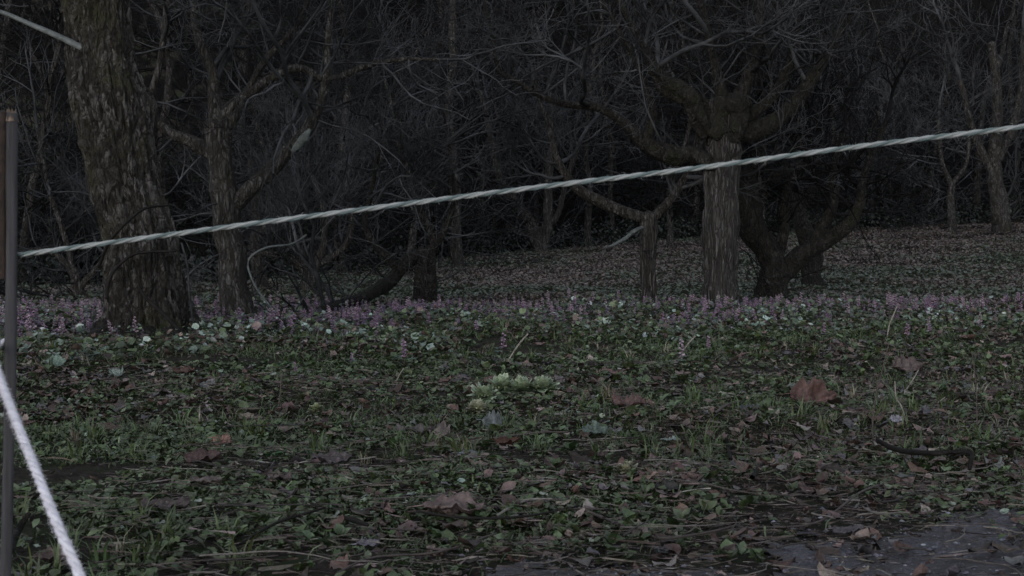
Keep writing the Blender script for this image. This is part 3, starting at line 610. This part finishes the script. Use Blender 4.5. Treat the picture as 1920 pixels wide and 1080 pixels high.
# low evergreen shrubs along the top edge of the meadow
mb = MB()
xx = rng.uniform(-13, 16, 900); yy = edge(xx)+rng.uniform(0, 5, 900)
for X, Yb in zip(xx, yy):
    if R.random() < .5: continue
    n = 45; rr = R.uniform(.25, .6); d = rng.normal(0, 1, (n, 3)); d /= np.linalg.norm(d, axis=1, keepdims=True); d *= rr*(.5+.5*rng.random((n, 1)))
    P = d*[1, 1, .8]+[X, Yb, gz(X, Yb)+rr*.4]
    scatter(mb, T_L, P, rng.random(n)*6.28, rng.random(n)*2-1, rng.random(n)*2-1, .07+.05*rng.random(n), palette(n, [(.012, .018, .013), (.018, .028, .022), (.015, .013, .012)], [3, 2, 3]))
tag(mb.build('shrubbery', M_LEAF), 'low dark leafy scrub along the foot of the wood', 'shrubbery', kind='stuff')

# ------------------------------------------------------------------ stake and ropes
def fuzz(mb, P, rad, n, L, col):
    P = np.asarray(P)
    for i in range(n):
        k = R.randrange(len(P)-1); T = P[k+1]-P[k]; T /= np.linalg.norm(T)+1e-9
        v = np.array([R.gauss(0, 1) for _ in range(3)]); v -= T*v.dot(T); v /= np.linalg.norm(v); d = v+T*R.gauss(0, 1.2); d /= np.linalg.norm(d)
        p = P[k]+v*rad*.85; l = L*(.3+R.random()); Q = [p, p+d*l*.5+T*l*.1, p+d*l+np.array([0, 0, -l*.2])]
        tube(mb, np.array(Q), [.00022, .0002, .0001], 3, False, c=col)
def strands(mb, pts, rad, pitch, ns, cols, n, seg=8, srad=.62, off=.46):
    P, r = spline(pts, [rad]*len(pts), n); T, N, B = frames(P)
    s = np.concatenate([[0], np.cumsum(np.linalg.norm(np.diff(P, axis=0), axis=1))])
    for i in range(ns):
        ph = -s/pitch*2*np.pi+i*2*np.pi/ns; q = P+rad*off*(np.cos(ph)[:, None]*N+np.sin(ph)[:, None]*B)
        w = rad*srad*(1+.10*(fbm(s*60, i*3.3, 1, 2)-.5))
        c = np.repeat((np.array(cols[i])*(.85+.3*fbm(s*90, i, 2, 3)[:, None])), seg, 0); c = np.vstack([c, c[-1:]])
        tube(mb, q, w, seg, True, c=c)
    return P
def fibre_mat(name):
    m, t, b = mat_new(name); a = t.nodes.new('ShaderNodeAttribute'); a.attribute_name = 'col'
    v = coords(t); n = noise(t, v, 900, 3, .6)
    t.links.new(mix(t, 1.0, a.outputs['Color'], ramp(t, n, [(.3, (.75, .75, .75)), (.7, (1.1, 1.1, 1.1))]), 'MULTIPLY'), b.inputs['Base Color'])
    b.inputs['Roughness'].default_value = .75; bump(t, b, n, .001, .6); return m
M_ROPE = fibre_mat('rope_fibre')
YR = 2.2
mb = MB()
rp = [at(8, 481, YR+.022), at(28, 479, YR+.014), at(200, 456, YR), at(500, 416, YR), at(960, 357, YR), at(1300, 316, YR), at(1600, 276, YR), at(1920, 237, YR), at(2300, 187, YR), at(3000, 90, YR)]
P = strands(mb, rp, .0042, .080, 3, [(.24, .26, .26), (.29, .305, .31), (.10, .135, .14)], 1500, 8, .56, .50)
fuzz(mb, P, .006, 260, .006, (.36, .39, .37))
# the knot behind the stake
kn = at(12, 482, YR+.024); a = np.linspace(0, 2*np.pi*2.2, 60); Q = np.stack([kn.x+.006*np.cos(a), kn.y+.006*np.sin(a), kn.z-.008+.016*a/13.8], -1)
strands(mb, [tuple(q) for q in Q], .0035, .05, 3, [(.30, .345, .315)]*3, 160)
o = mb.build_at('rope', M_ROPE, tuple(at(12, 481, YR))); tag(o, 'pale greenish twisted rope stretched taut across the whole view', 'rope')
mb = MB()
def aw(px, py, Y): return tuple(at(px, py, Y))
wp = [aw(8, 640, 2.22), aw(-14, 655, 2.17), aw(-12, 672, 2.0), aw(0, 712, 1.75), aw(30, 790, 1.55), aw(68, 885, 1.42), aw(108, 985, 1.34), aw(150, 1080, 1.29), aw(190, 1180, 1.26), aw(235, 1300, 1.25)]
P = strands(mb, wp, .0050, .045, 3, [(.63, .61, .67), (.58, .56, .63), (.65, .63, .70)], 500, 8, .64, .42)
fuzz(mb, P, .0052, 3200, .0042, (.72, .70, .76))
o = mb.build_at('rope', M_ROPE, wp[1]); tag(o, 'fuzzy white rope hanging from the stake down to the lower left corner', 'rope')
# the stake: a split square batten, weathered grey with a broken top
def stake():
    top = at(22, 212, YR); bot = Vector((at(-14, 1080, YR).x, YR+.02, gz(at(-14, 1080, YR).x, YR)-.15))
    base = Vector((bot.x, bot.y, bot.z+.15)); t = empty('stake', base)
    m = MB(); n = 60; u = np.linspace(0, 1, n)
    P = np.array([list(bot.lerp(top, k)) for k in u]); P[:, 0] += .006*np.sin(u*np.pi)
    w = .0085; sq = []
    for cx, cy in ((-1, -1), (-.4, -1.04), (.3, -1.0), (1, -.96), (1.04, 0), (1, 1), (0, 1.02), (-1, 1), (-1.05, 0)): sq.append((cx, cy))
    sq = np.array(sq); ang = .45; rot = np.array([[math.cos(ang), -math.sin(ang)], [math.sin(ang), math.cos(ang)]]); sq = sq@rot.T
    V = P[:, None, :]+np.concatenate([sq*w, np.zeros((len(sq), 1))], 1)[None]; V[:, :, :2] += (noise3(V[:, :, 0]*300, V[:, :, 1]*300, V[:, :, 2]*14)-.5)[..., None]*.002
    k = len(sq); i = np.arange(n-1)[:, None]*k; j = np.arange(k)[None]; jj = (j+1) % k
    m.add(V.reshape(-1, 3), np.stack([i+j, i+jj, i+k+jj, i+k+j], -1).reshape(-1, 4)); m.build('shaft', plain('weathered_batten', (.030, .029, .032), (.060, .058, .064), 90, .8, .3, .05, .003), t, smooth=False)
    s = MB()
    for q in range(16):
        a = R.random()*6.28; c = np.array(top)+np.array([math.cos(a)*.010-.004, math.sin(a)*.008, -.004]); h = R.uniform(.004, .015)
        V = [c+np.array([-.006, -.003, -.01]), c+np.array([.006, -.003, -.01]), c+np.array([.004, .004, -.01]), c+np.array([R.uniform(-.008, .008), 0, h])]
        s.add(V, None, [(0, 1, 3), (1, 2, 3), (2, 0, 3)])
    s.build('splintered_top', M_BREAK, t, smooth=False)
    b = MB(); P2 = P[44:].copy(); P2[:, 0] -= .014; tube(b, P2, np.linspace(.007, .010, len(P2)), 7, rough=.9); b.build('bark_strip', plain('rusty_bark', (.010, .006, .005), (.028, .017, .013), 60, .8), t)
    tag(t, 'thin grey wooden stake with splintered brown top at the left edge', 'stake')
stake()

# ------------------------------------------------------------------ butterbur flower heads
def butterbur(px, py, d, label, heads=1, tall=.03, col=(.20, .26, .165)):
    g = on(px, py+(26 if d > .1 else 10)); t = empty('butterbur', g); col = np.array(col)
    for hI in range(heads):
        ox, oy = (0, 0) if heads == 1 else ((hI-(heads-1)/2)*d*.75, R.uniform(-.03, .03)); c0 = np.array([g.x+ox, g.y+oy, gz(g.x+ox, g.y+oy)+tall+R.uniform(-.01, .01)])
        b = MB(); n = 150
        for i in range(n):                              # bracts spread in a ring, tips rolled outward
            a = i*2.4; lay = i/n; L = d*(.55-.22*lay)*R.uniform(.5, 1.35); w = L*.24*R.uniform(.7, 1.6); el = -.35+1.5*lay+R.uniform(-.5, .5)
            dv = np.array([math.cos(a)*math.cos(el), math.sin(a)*math.cos(el), math.sin(el)]); sd = np.array([-math.sin(a), math.cos(a), 0])
            upv = np.cross(sd, dv)*-1
            V = []; 
            for q, (uu, ww) in enumerate(((0, .35), (.35, .8), (.7, 1.0), (1.0, .45))):
                cc = c0+dv*L*uu+np.array([0, 0, .12*L*math.sin(uu*2.2)])+upv*(-.18*L*uu*uu)*-1
                for s_ in (-1, 0, 1): V.append(cc+sd*w*ww*s_+np.array([0, 0, abs(s_)*.12*w+R.uniform(-.3, .3)*w]))
            Q = [(r_*3+c_, r_*3+c_+3, r_*3+c_+4, r_*3+c_+1) for r_ in range(3) for c_ in range(2)]
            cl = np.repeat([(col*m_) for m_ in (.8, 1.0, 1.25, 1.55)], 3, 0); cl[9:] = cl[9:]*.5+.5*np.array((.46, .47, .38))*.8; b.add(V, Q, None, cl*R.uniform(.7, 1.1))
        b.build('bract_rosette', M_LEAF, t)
        f = MB()
        for i in range(34):                             # florets packed in the dome
            a = i*2.4; rr_ = d*.26*math.sqrt(i/34); zc = d*.30*(1-(i/34)*.7); p = c0+np.array([math.cos(a)*rr_, math.sin(a)*rr_, zc])
            k = d*.05; V = [p+np.array([math.cos(q*1.256)*k, math.sin(q*1.256)*k, k*.2]) for q in range(5)]+[p+np.array([0, 0, k*1.3])]+[p-np.array([0, 0, k*2])]
            f.add(V, None, [(q, (q+1) % 5, 5) for q in range(5)]+[((q+1) % 5, q, 6) for q in range(5)], np.array((.33, .36, .20))*R.uniform(.7, 1.3))
        f.build('flower_head', M_PETAL, t, smooth=False)
        s = MB(); tube(s, np.array([[c0[0], c0[1], c0[2]-tall-.02], [c0[0], c0[1], c0[2]+.01]]), [.010, .009], 8, c=col*.8); s.build('stalk', M_LEAF, t)
    tag(t, label, 'flower')
butterbur(908, 738, .12, 'round pale green butterbur head, left one of the bright pair in the middle', 1, .035)
butterbur(978, 722, .125, 'wide pale green butterbur clump with ragged edges, right of the round head', 3, .045)
butterbur(897, 772, .085, 'small cream butterbur bud low in front of the round head', 1, .02, (.25, .25, .17))
butterbur(592, 768, .055, 'small yellow-green butterbur bud alone left of centre', 1, .015, (.20, .225, .11))
butterbur(362, 745, .05, 'dull green butterbur bud in the grass below the forked tree', 1, .012, (.15, .20, .09))
butterbur(1175, 886, .07, 'low flattened cream butterbur head below the pointed grey leaf', 1, .008, (.17, .165, .11))

# ------------------------------------------------------------------ single fallen leaves
def big_leaf(px, py, wpx, yaw, tilt, col, label, asp=.32, curl=.2, lobed=0, lift=.02, name='fallen_leaf', mat=None):
    g = on(px, py); a_, b_, c_ = ray(px, py); g = Vector((a_/b_*g.y*.975, g.y*.975, H+c_/b_*g.y*.975)); L = wpx/F*g.y/max(.45, abs(math.cos(yaw))); nu, nv = 26, 11; V = []; s = R.random()*30
    for i in range(nu):
        u = i/(nu-1); w = asp*math.sin(math.pi*min(1, u**.85))**.65+.008; wl, wr = (w*(.62+.65*float(noise3(u*13+s, 1, 1))), w*(.62+.65*float(noise3(u*13+s, 9, 1))))
        for j in range(nv):
            v_ = j/(nv-1)*2-1; w = wl if v_ < 0 else wr; z = curl*(v_*v_)*w*1.2+curl*1.3*(u-.5)**2+.42*(float(fbm(u*5+s, v_*2.4, 1, 4))-.5)+.03*abs(math.sin(u*22+abs(v_)*3))*abs(v_)
            V.append(((u-.5)*L, v_*w*L, z*L))
    V = np.array(V); c, sn = math.cos(tilt), math.sin(tilt); y_, z_ = V[:, 1].copy(), V[:, 2].copy(); V[:, 1] = y_*c-z_*sn; V[:, 2] = y_*sn+z_*c
    c, sn = math.cos(yaw), math.sin(yaw); x_, y_ = V[:, 0].copy(), V[:, 1].copy(); V[:, 0] = x_*c-y_*sn; V[:, 1] = x_*sn+y_*c
    V[:, 2] -= V[:, 2].min(); loc = Vector((g.x, g.y, g.z-.004)); V += np.array(loc)
    Q = [(i*nv+j, i*nv+nv+j, i*nv+nv+j+1, i*nv+j+1) for i in range(nu-1) for j in range(nv-1)]
    cc = np.repeat(np.array(col)[None], len(V), 0).reshape(nu, nv, 3); cc[:, nv//2] *= 1.6; cc = cc*.62*(.35+1.3*fbm(np.arange(nu)[:, None, None]*.45+s, np.arange(nv)[None, :, None]*.45, 3, 3))
    m = MB(); m.add(V, Q, None, cc.reshape(-1, 3)); o = m.build_at(name, mat or M_DEAD, loc)
    st = MB(); e = V[nv//2]; dv = np.array([-math.cos(yaw), -math.sin(yaw), -.1])*L*.25; tube(st, np.array([e, e+dv*.5, e+dv]), [.0016, .0013, .001], 4, c=np.array(col)*1.2)
    so = st.build('leaf_stalk', M_DEAD); so.data.transform(Matrix.Translation(-loc)); so.parent = o
    sd = o.modifiers.new('thickness', 'SOLIDIFY'); sd.thickness = .0008
    tag(o, label, 'leaf'); return o
LEAVES = [(1522, 762, 88, .05, .75, (.11, .058, .05), 'large curled reddish-brown leaf standing up right of centre', .34, .45),
 (850, 962, 115, .15, .1, (.17, .125, .12), 'large flat grey-brown leaf crossed by a thin dark stick in the lower middle', .26, .15),
 (622, 868, 75, 0.1, .2, (.12, .095, .10), 'ridged grey fallen leaf left of centre, right of the green weed', .28, .3),
 (520, 898, 62, -.5, .3, (.115, .085, .085), 'long dull leaf sloping down below the green weed', .25, .2),
 (385, 905, 62, -.1, .1, (.125, .10, .095), 'flat pale brown leaf left of the long dull leaf', .25, .1),
 (418, 832, 40, -.6, .5, (.22, .12, .10), 'small orange-pink curled leaf left of centre', .3, .4),
 (1115, 812, 50, .5, .5, (.12, .16, .135), 'smooth grey-green oval leaf below the butterbur clump', .32, .25),
 (926, 800, 42, -.3, .8, (.14, .155, .165), 'folded bluish-grey leaf under the round butterbur head', .4, .4),
 (875, 853, 38, .2, .2, (.17, .19, .20), 'small pointed bluish-grey leaf lying below centre', .3, .2),
 (950, 835, 52, 0, .3, (.10, .042, .026), 'rusty brown leaf lying beneath a thin arched twig', .25, .5),
 (830, 822, 34, -.9, .6, (.20, .16, .155), 'pale triangular curled leaf beside the bundle of grey stalks', .4, .5),
 (790, 815, 95, .0, .1, (.10, .085, .085), 'long grey-brown folded leaf beside the pale triangular one', .13, .3),
 (690, 1022, 42, .1, .2, (.22, .20, .24), 'small pale lilac leaf near the bottom, lower left of the large flat leaf', .32, .3),
 (1700, 700, 60, .2, .5, (.13, .095, .09), 'broad folded brown leaf tilted among dry stems at the right', .38, .4),
 (1405, 770, 38, .3, .3, (.08, .085, .09), 'dark grey leaf left of the large reddish curled leaf', .3, .3),
 (1260, 826, 30, 0, .2, (.20, .24, .23), 'pale grey-green leaf on the dry litter right of the oval leaf', .35, .25),
 (1680, 790, 26, .4, .6, (.30, .29, .33), 'tiny whitish leaf under the dry stems at the right', .4, .4),
 (1355, 742, 17, 0, .6, (.50, .55, .42), 'bright cream petal-like scrap in the grass right of centre', .45, .3),
 (345, 700, 40, .1, .3, (.09, .045, .038), 'dull red leaf in the grass below the roots of the big trunk', .3, .4),
 (380, 865, 70, .1, .4, (.085, .05, .048), 'dark red-brown leaf beside the flat pale brown one', .33, .3),
 (1250, 922, 46, .1, .3, (.02, .018, .018), 'small black rotten leaf in the lower right middle', .4, .5),
 (1525, 848, 34, .1, .4, (.17, .12, .14), 'pinkish lifted leaf left of the curved black stick', .35, .5),
 (105, 685, 34, .3, .6, (.17, .24, .20), 'pale green heart-shaped leaf under the flowers at the left', .42, .25),
 (222, 706, 30, -.9, .5, (.19, .24, .22), 'pale green folded leaf in the grass in front of the big trunk', .25, .5),
 (100, 1050, 60, .2, .3, (.13, .09, .085), 'brown leaf in the lower left corner against the white rope', .3, .4),
 (310, 955, 90, .2, .1, (.09, .07, .068), 'brown leaf lying in the lower left near the bright grass tuft', .2, .2),
 (1590, 1000, 60, .1, .1, (.10, .09, .10), 'grey leaf lying at the edge of the gravel track', .25, .2),
 (1010, 1020, 48, -.1, .2, (.09, .075, .07), 'dull brown leaf below the long arched stick', .3, .3),
 (200, 812, 50, .2, .3, (.10, .065, .055), 'brown leaf in the green grass at the left', .3, .35),
 (1180, 765, 60, -.5, .3, (.12, .07, .065), 'reddish brown leaf at the lower end of the slanting dry stem', .3, .5)]
for a in LEAVES: big_leaf(a[0], a[1], a[2], a[3], a[4], a[5], a[6], a[7], a[8])

# ------------------------------------------------------------------ sticks and stems on the ground
def stick(pts, label, mat=M_STICK, name='stick', cat='stick', sub=None):
    # points: (px, py, radius px, height above ground in m)
    P = []; r = []
    for p in pts:
        g = on(p[0], p[1])
        if len(p) > 3 and p[3]:                         # raised: slide nearer so it still meets the same sight line
            a, b, c = ray(p[0], p[1]); k = 1-p[3]/H; g = Vector((a/b*g.y*k, g.y*k, H+c/b*g.y*k))
            g.z = max(g.z, gz(g.x, g.y)+.004)
        else:
            a, b, c = ray(p[0], p[1]); k = 1-.032/H; g = Vector((a/b*g.y*k, g.y*k, H+c/b*g.y*k))
        P.append(tuple(g)); r.append(p[2]/F*g.y)
    o0 = P[0]; m = MB(); Q, rr = limb(m, P, r, max(14, len(P)*7), 7, .35, .12)
    if sub:
        for (k, d, L) in sub: grow(m, Q[int(k*(len(Q)-1))], d, L, rr[0]*.5, 1, 0, .4, 3, .0012)
    o = m.build_at(name, mat, o0); tag(o, label, cat); return o
stick([(1645, 826, 4, .05), (1680, 842, 5, .07), (1740, 850, 5, .075), (1800, 848, 5, .075), (1822, 852, 6, .07), (1818, 880, 4, .05)], 'curved black stick with a hooked end lying at the right', sub=[(.95, (-.6, -.6, .0), .12)])
stick([(780, 958, 2), (860, 970, 2.5), (960, 970, 2.5), (1040, 958, 2.5), (1085, 948, 2)], 'long thin dark arched stick across the large flat leaf', M_STICK)
stick([(930, 968, 2.5), (960, 950, 3), (990, 938, 3), (1035, 936, 2.5)], 'forked pale straw stick crossing behind the long arched stick', M_STRAW)
stick([(1085, 952, 2.5), (1140, 975, 3), (1200, 1000, 3), (1250, 1010, 3), (1330, 998, 2.5), (1380, 985, 2)], 'dark sagging twig running right from the arched stick', M_STICKB)
stick([(640, 968, 3), (665, 975, 6), (690, 985, 3)], 'short thick rotten stick left of the large flat leaf', M_STICK)
stick([(450, 1020, 2), (520, 980, 3), (575, 962, 3.5), (630, 945, 2)], 'dark branched stick rising to the right in the lower left', M_STICK, sub=[(.5, (.5, .3, .1), .12)])
stick([(1110, 708, 2, .10), (1150, 738, 2.2, .06), (1190, 770, 2.5, .02)], 'slanting pale reddish stem ending at a cut tip right of the butterbur', M_STICKB)
stick([(1280, 1005, 2), (1400, 990, 2), (1530, 980, 2), (1620, 920, 2.2), (1690, 900, 1.6)], 'long thin brown twig crossing the lower right above the track', M_STICKB)
stick([(1340, 775, 3), (1370, 757, 2.5), (1430, 752, 2), (1490, 748, 2)], 'thin arched brown twig left of the large reddish leaf', M_STICKB)
stick([(830, 832, 1.6), (900, 825, 2, .02), (1000, 812, 2, .03), (1065, 810, 1.6)], 'thin arched twig over the rusty brown leaf', M_STICKB)
stick([(1410, 895, 5), (1425, 875, 4), (1436, 862, 2, .02)], 'stubby black stick poking up left of the curved stick', M_STICK)
stick([(10, 1045, 8), (30, 1000, 8, .03), (55, 962, 4, .06)], 'dark mossy stick leaning at the lower left behind the stake', M_MOSS)
stick([(1370, 862, 4), (1365, 840, 4, .02), (1362, 822, 3, .04)], 'short dark upright stalk with a leafy top in the right litter', M_STICK)
stick([(1448, 850, 3), (1443, 832, 3, .02), (1441, 815, 2, .04)], 'short dark upright stalk next to the pinkish lifted leaf', M_STICK)
stick([(630, 1075, 2), (700, 1045, 2.5), (820, 1035, 2.2), (930, 1000, 2)], 'thin dark twig at the bottom middle below the pale lilac leaf', M_STICKB)
def stem(pts, label, mat=M_STRAW, cat='stem', foot=None):
    g = on(*foot) if foot else on(pts[0][0], pts[0][1]); P = []; r = []
    for i, p in enumerate(pts): P.append(tuple(at(p[0], p[1], g.y+(p[3] if len(p) > 3 else 0)))); r.append(.7*p[2]/F*g.y)
    P[0] = (P[0][0], P[0][1], gz(P[0][0], P[0][1])-.01)
    m = MB(); limb(m, P, r, 30, 6, .3, .1); o = m.build_at('dry_stem', mat, P[0]); tag(o, label, cat)
stem([(944, 690, 2), (962, 662, 2.2), (976, 642, 2.6), (990, 626, 2.2)], 'pale dry stem slanting up to the right behind the butterbur')
stem([(1278, 660, 2), (1290, 645, 2.5), (1304, 630, 2.5)], 'short pale broken stem slanting right in front of the rope-crossed trunk')
stem([(1662, 640, 1.8), (1668, 610, 2.2), (1676, 590, 2), (1684, 570, 1.4)], 'thin upright reddish stem among the flowers at the right', M_STRAW)
stem([(1690, 740, 2), (1708, 718, 2.2), (1722, 694, 1.6)], 'short pale stem slanting right beside the folded brown leaf')
stem([(1700, 790, 2), (1690, 762, 2), (1680, 745, 2), (1678, 715, 1.4)], 'bent pale stem standing right of the large reddish leaf')
stem([(1740, 775, 1.6), (1756, 758, 1.8), (1772, 745, 1.2)], 'thin pale twig slanting right near the bent stem')
stem([(738, 722, 1.5), (748, 705, 1.6), (757, 690, 1.2)], 'thin straw leaning right in the grass left of the butterbur')
stem([(1640, 835, 3), (1636, 800, 2.4), (1643, 740, 2.2), (1655, 690, 2), (1668, 640, 1.4)], 'tall thin dark stalk rising from the left end of the curved black stick', M_STICKB)
stem([(1835, 835, 2), (1832, 780, 1.8), (1830, 720, 1.6), (1822, 660, 1.2)], 'tall thin grey stalk near the right edge above the curved stick', M_STICKB)
stem([(520, 775, 2.2), (525, 740, 2), (528, 700, 1.6)], 'thin dark upright stalk in the grass left of centre', M_STICKB)
# vines
def vine(pts, Y, label, mat=M_TWIG):
    p, r = A3(pts, Y); m = MB(); limb(m, p, r, 70, 6, .3, .2); o = m.build_at('vine', mat, p[-1]); tag(o, label, 'vine')
vine([(575, 440, 1.6), (545, 458, 1.8), (500, 465, 2), (470, 482, 2.2), (464, 500, 2.2), (475, 530, 2.2), (495, 560, 2.2), (515, 585, 2)], 13.2, 'pale looping vine hanging in a hook right of the forked tree', M_TWIG_P)
vine([(315, 385, 2), (270, 392, 3, -.2), (235, 420, 3, -.25), (205, 455, 3, -.15), (185, 500, 3)], 9.25, 'dark vine slanting across the big leaning trunk above the rope', M_STICK)
vine([(330, 470, 2), (260, 475, 3), (225, 495, 3), (205, 525, 3), (200, 560, 3)], 9.2, 'dark vine curving over the big leaning trunk below the rope', M_STICK)
vine([(340, 455, 2), (352, 500, 2.2), (357, 560, 2.2), (365, 620, 2)], 9.3, 'thin grey vine hanging down the right side of the big trunk', M_TWIG)
vine([(258, 535, 3), (275, 560, 4), (310, 590, 5), (345, 630, 4)], 9.2, 'dark root-like vine across the foot of the big trunk', M_STICK)
vine([(1205, 426, 3, 0), (1190, 432, 4.5, -.1), (1170, 448, 4, -.2), (1150, 460, 2.5, -.3), (1135, 463, 1.5, -.35)], 15.3, 'pale broken branch hanging left from the slim weathered trunk', M_TWIG_P)

# ------------------------------------------------------------------ single leafy weeds and tufts
def weed(px, py, n, L, label, col=(.03, .075, .028), blade=False):
    g = on(px, py); m = MB(); P = np.repeat(np.array(g)[None], n, 0)+np.c_[rng.normal(0, L*.25, n), rng.normal(0, L*.25, n), np.zeros(n)]
    P[:, 2] = ground(P[:, 0], P[:, 1])+L*.22; a = rng.random(n)*6.28
    P[:, :2] += np.c_[np.cos(a), np.sin(a)]*L*.2
    scatter(m, T_B if blade else T_L, P, a, (.4+.8*rng.random(n)), rng.random(n)-.5, L*(.6+.6*rng.random(n)), palette(n, [col], [1], .3), .05)
    o = m.build_at('grass_tuft' if blade else 'leafy_weed', M_LEAF, g); tag(o, label, 'grass tuft' if blade else 'weed')
weed(515, 862, 14, .055, 'dark green broad-leaved weed left of the ridged grey leaf')
weed(345, 742, 12, .045, 'small bright green weed below the big trunk', (.06, .10, .03))
weed(535, 690, 14, .07, 'green leafy weed left of centre just in front of the flowers')
weed(215, 960, 40, .07, 'bright grass tuft right of the white rope', (.06, .10, .035), True)
weed(380, 950, 40, .06, 'grass tuft left of the dark branched stick', (.07, .10, .045), True)
weed(1160, 825, 40, .07, 'arching grass tuft right of the smooth oval leaf', (.05, .085, .03), True)
weed(1670, 775, 14, .045, 'green weed at the foot of the bent pale stem', (.04, .08, .03))
weed(910, 690, 50, .12, 'dark spiky tuft behind the butterbur', (.035, .04, .04), True)
weed(1060, 690, 30, .08, 'leaf tuft right behind the butterbur clump', (.03, .05, .03), True)
weed(640, 800, 40, .06, 'green grass tuft below the small yellow-green bud', (.04, .07, .025), True)
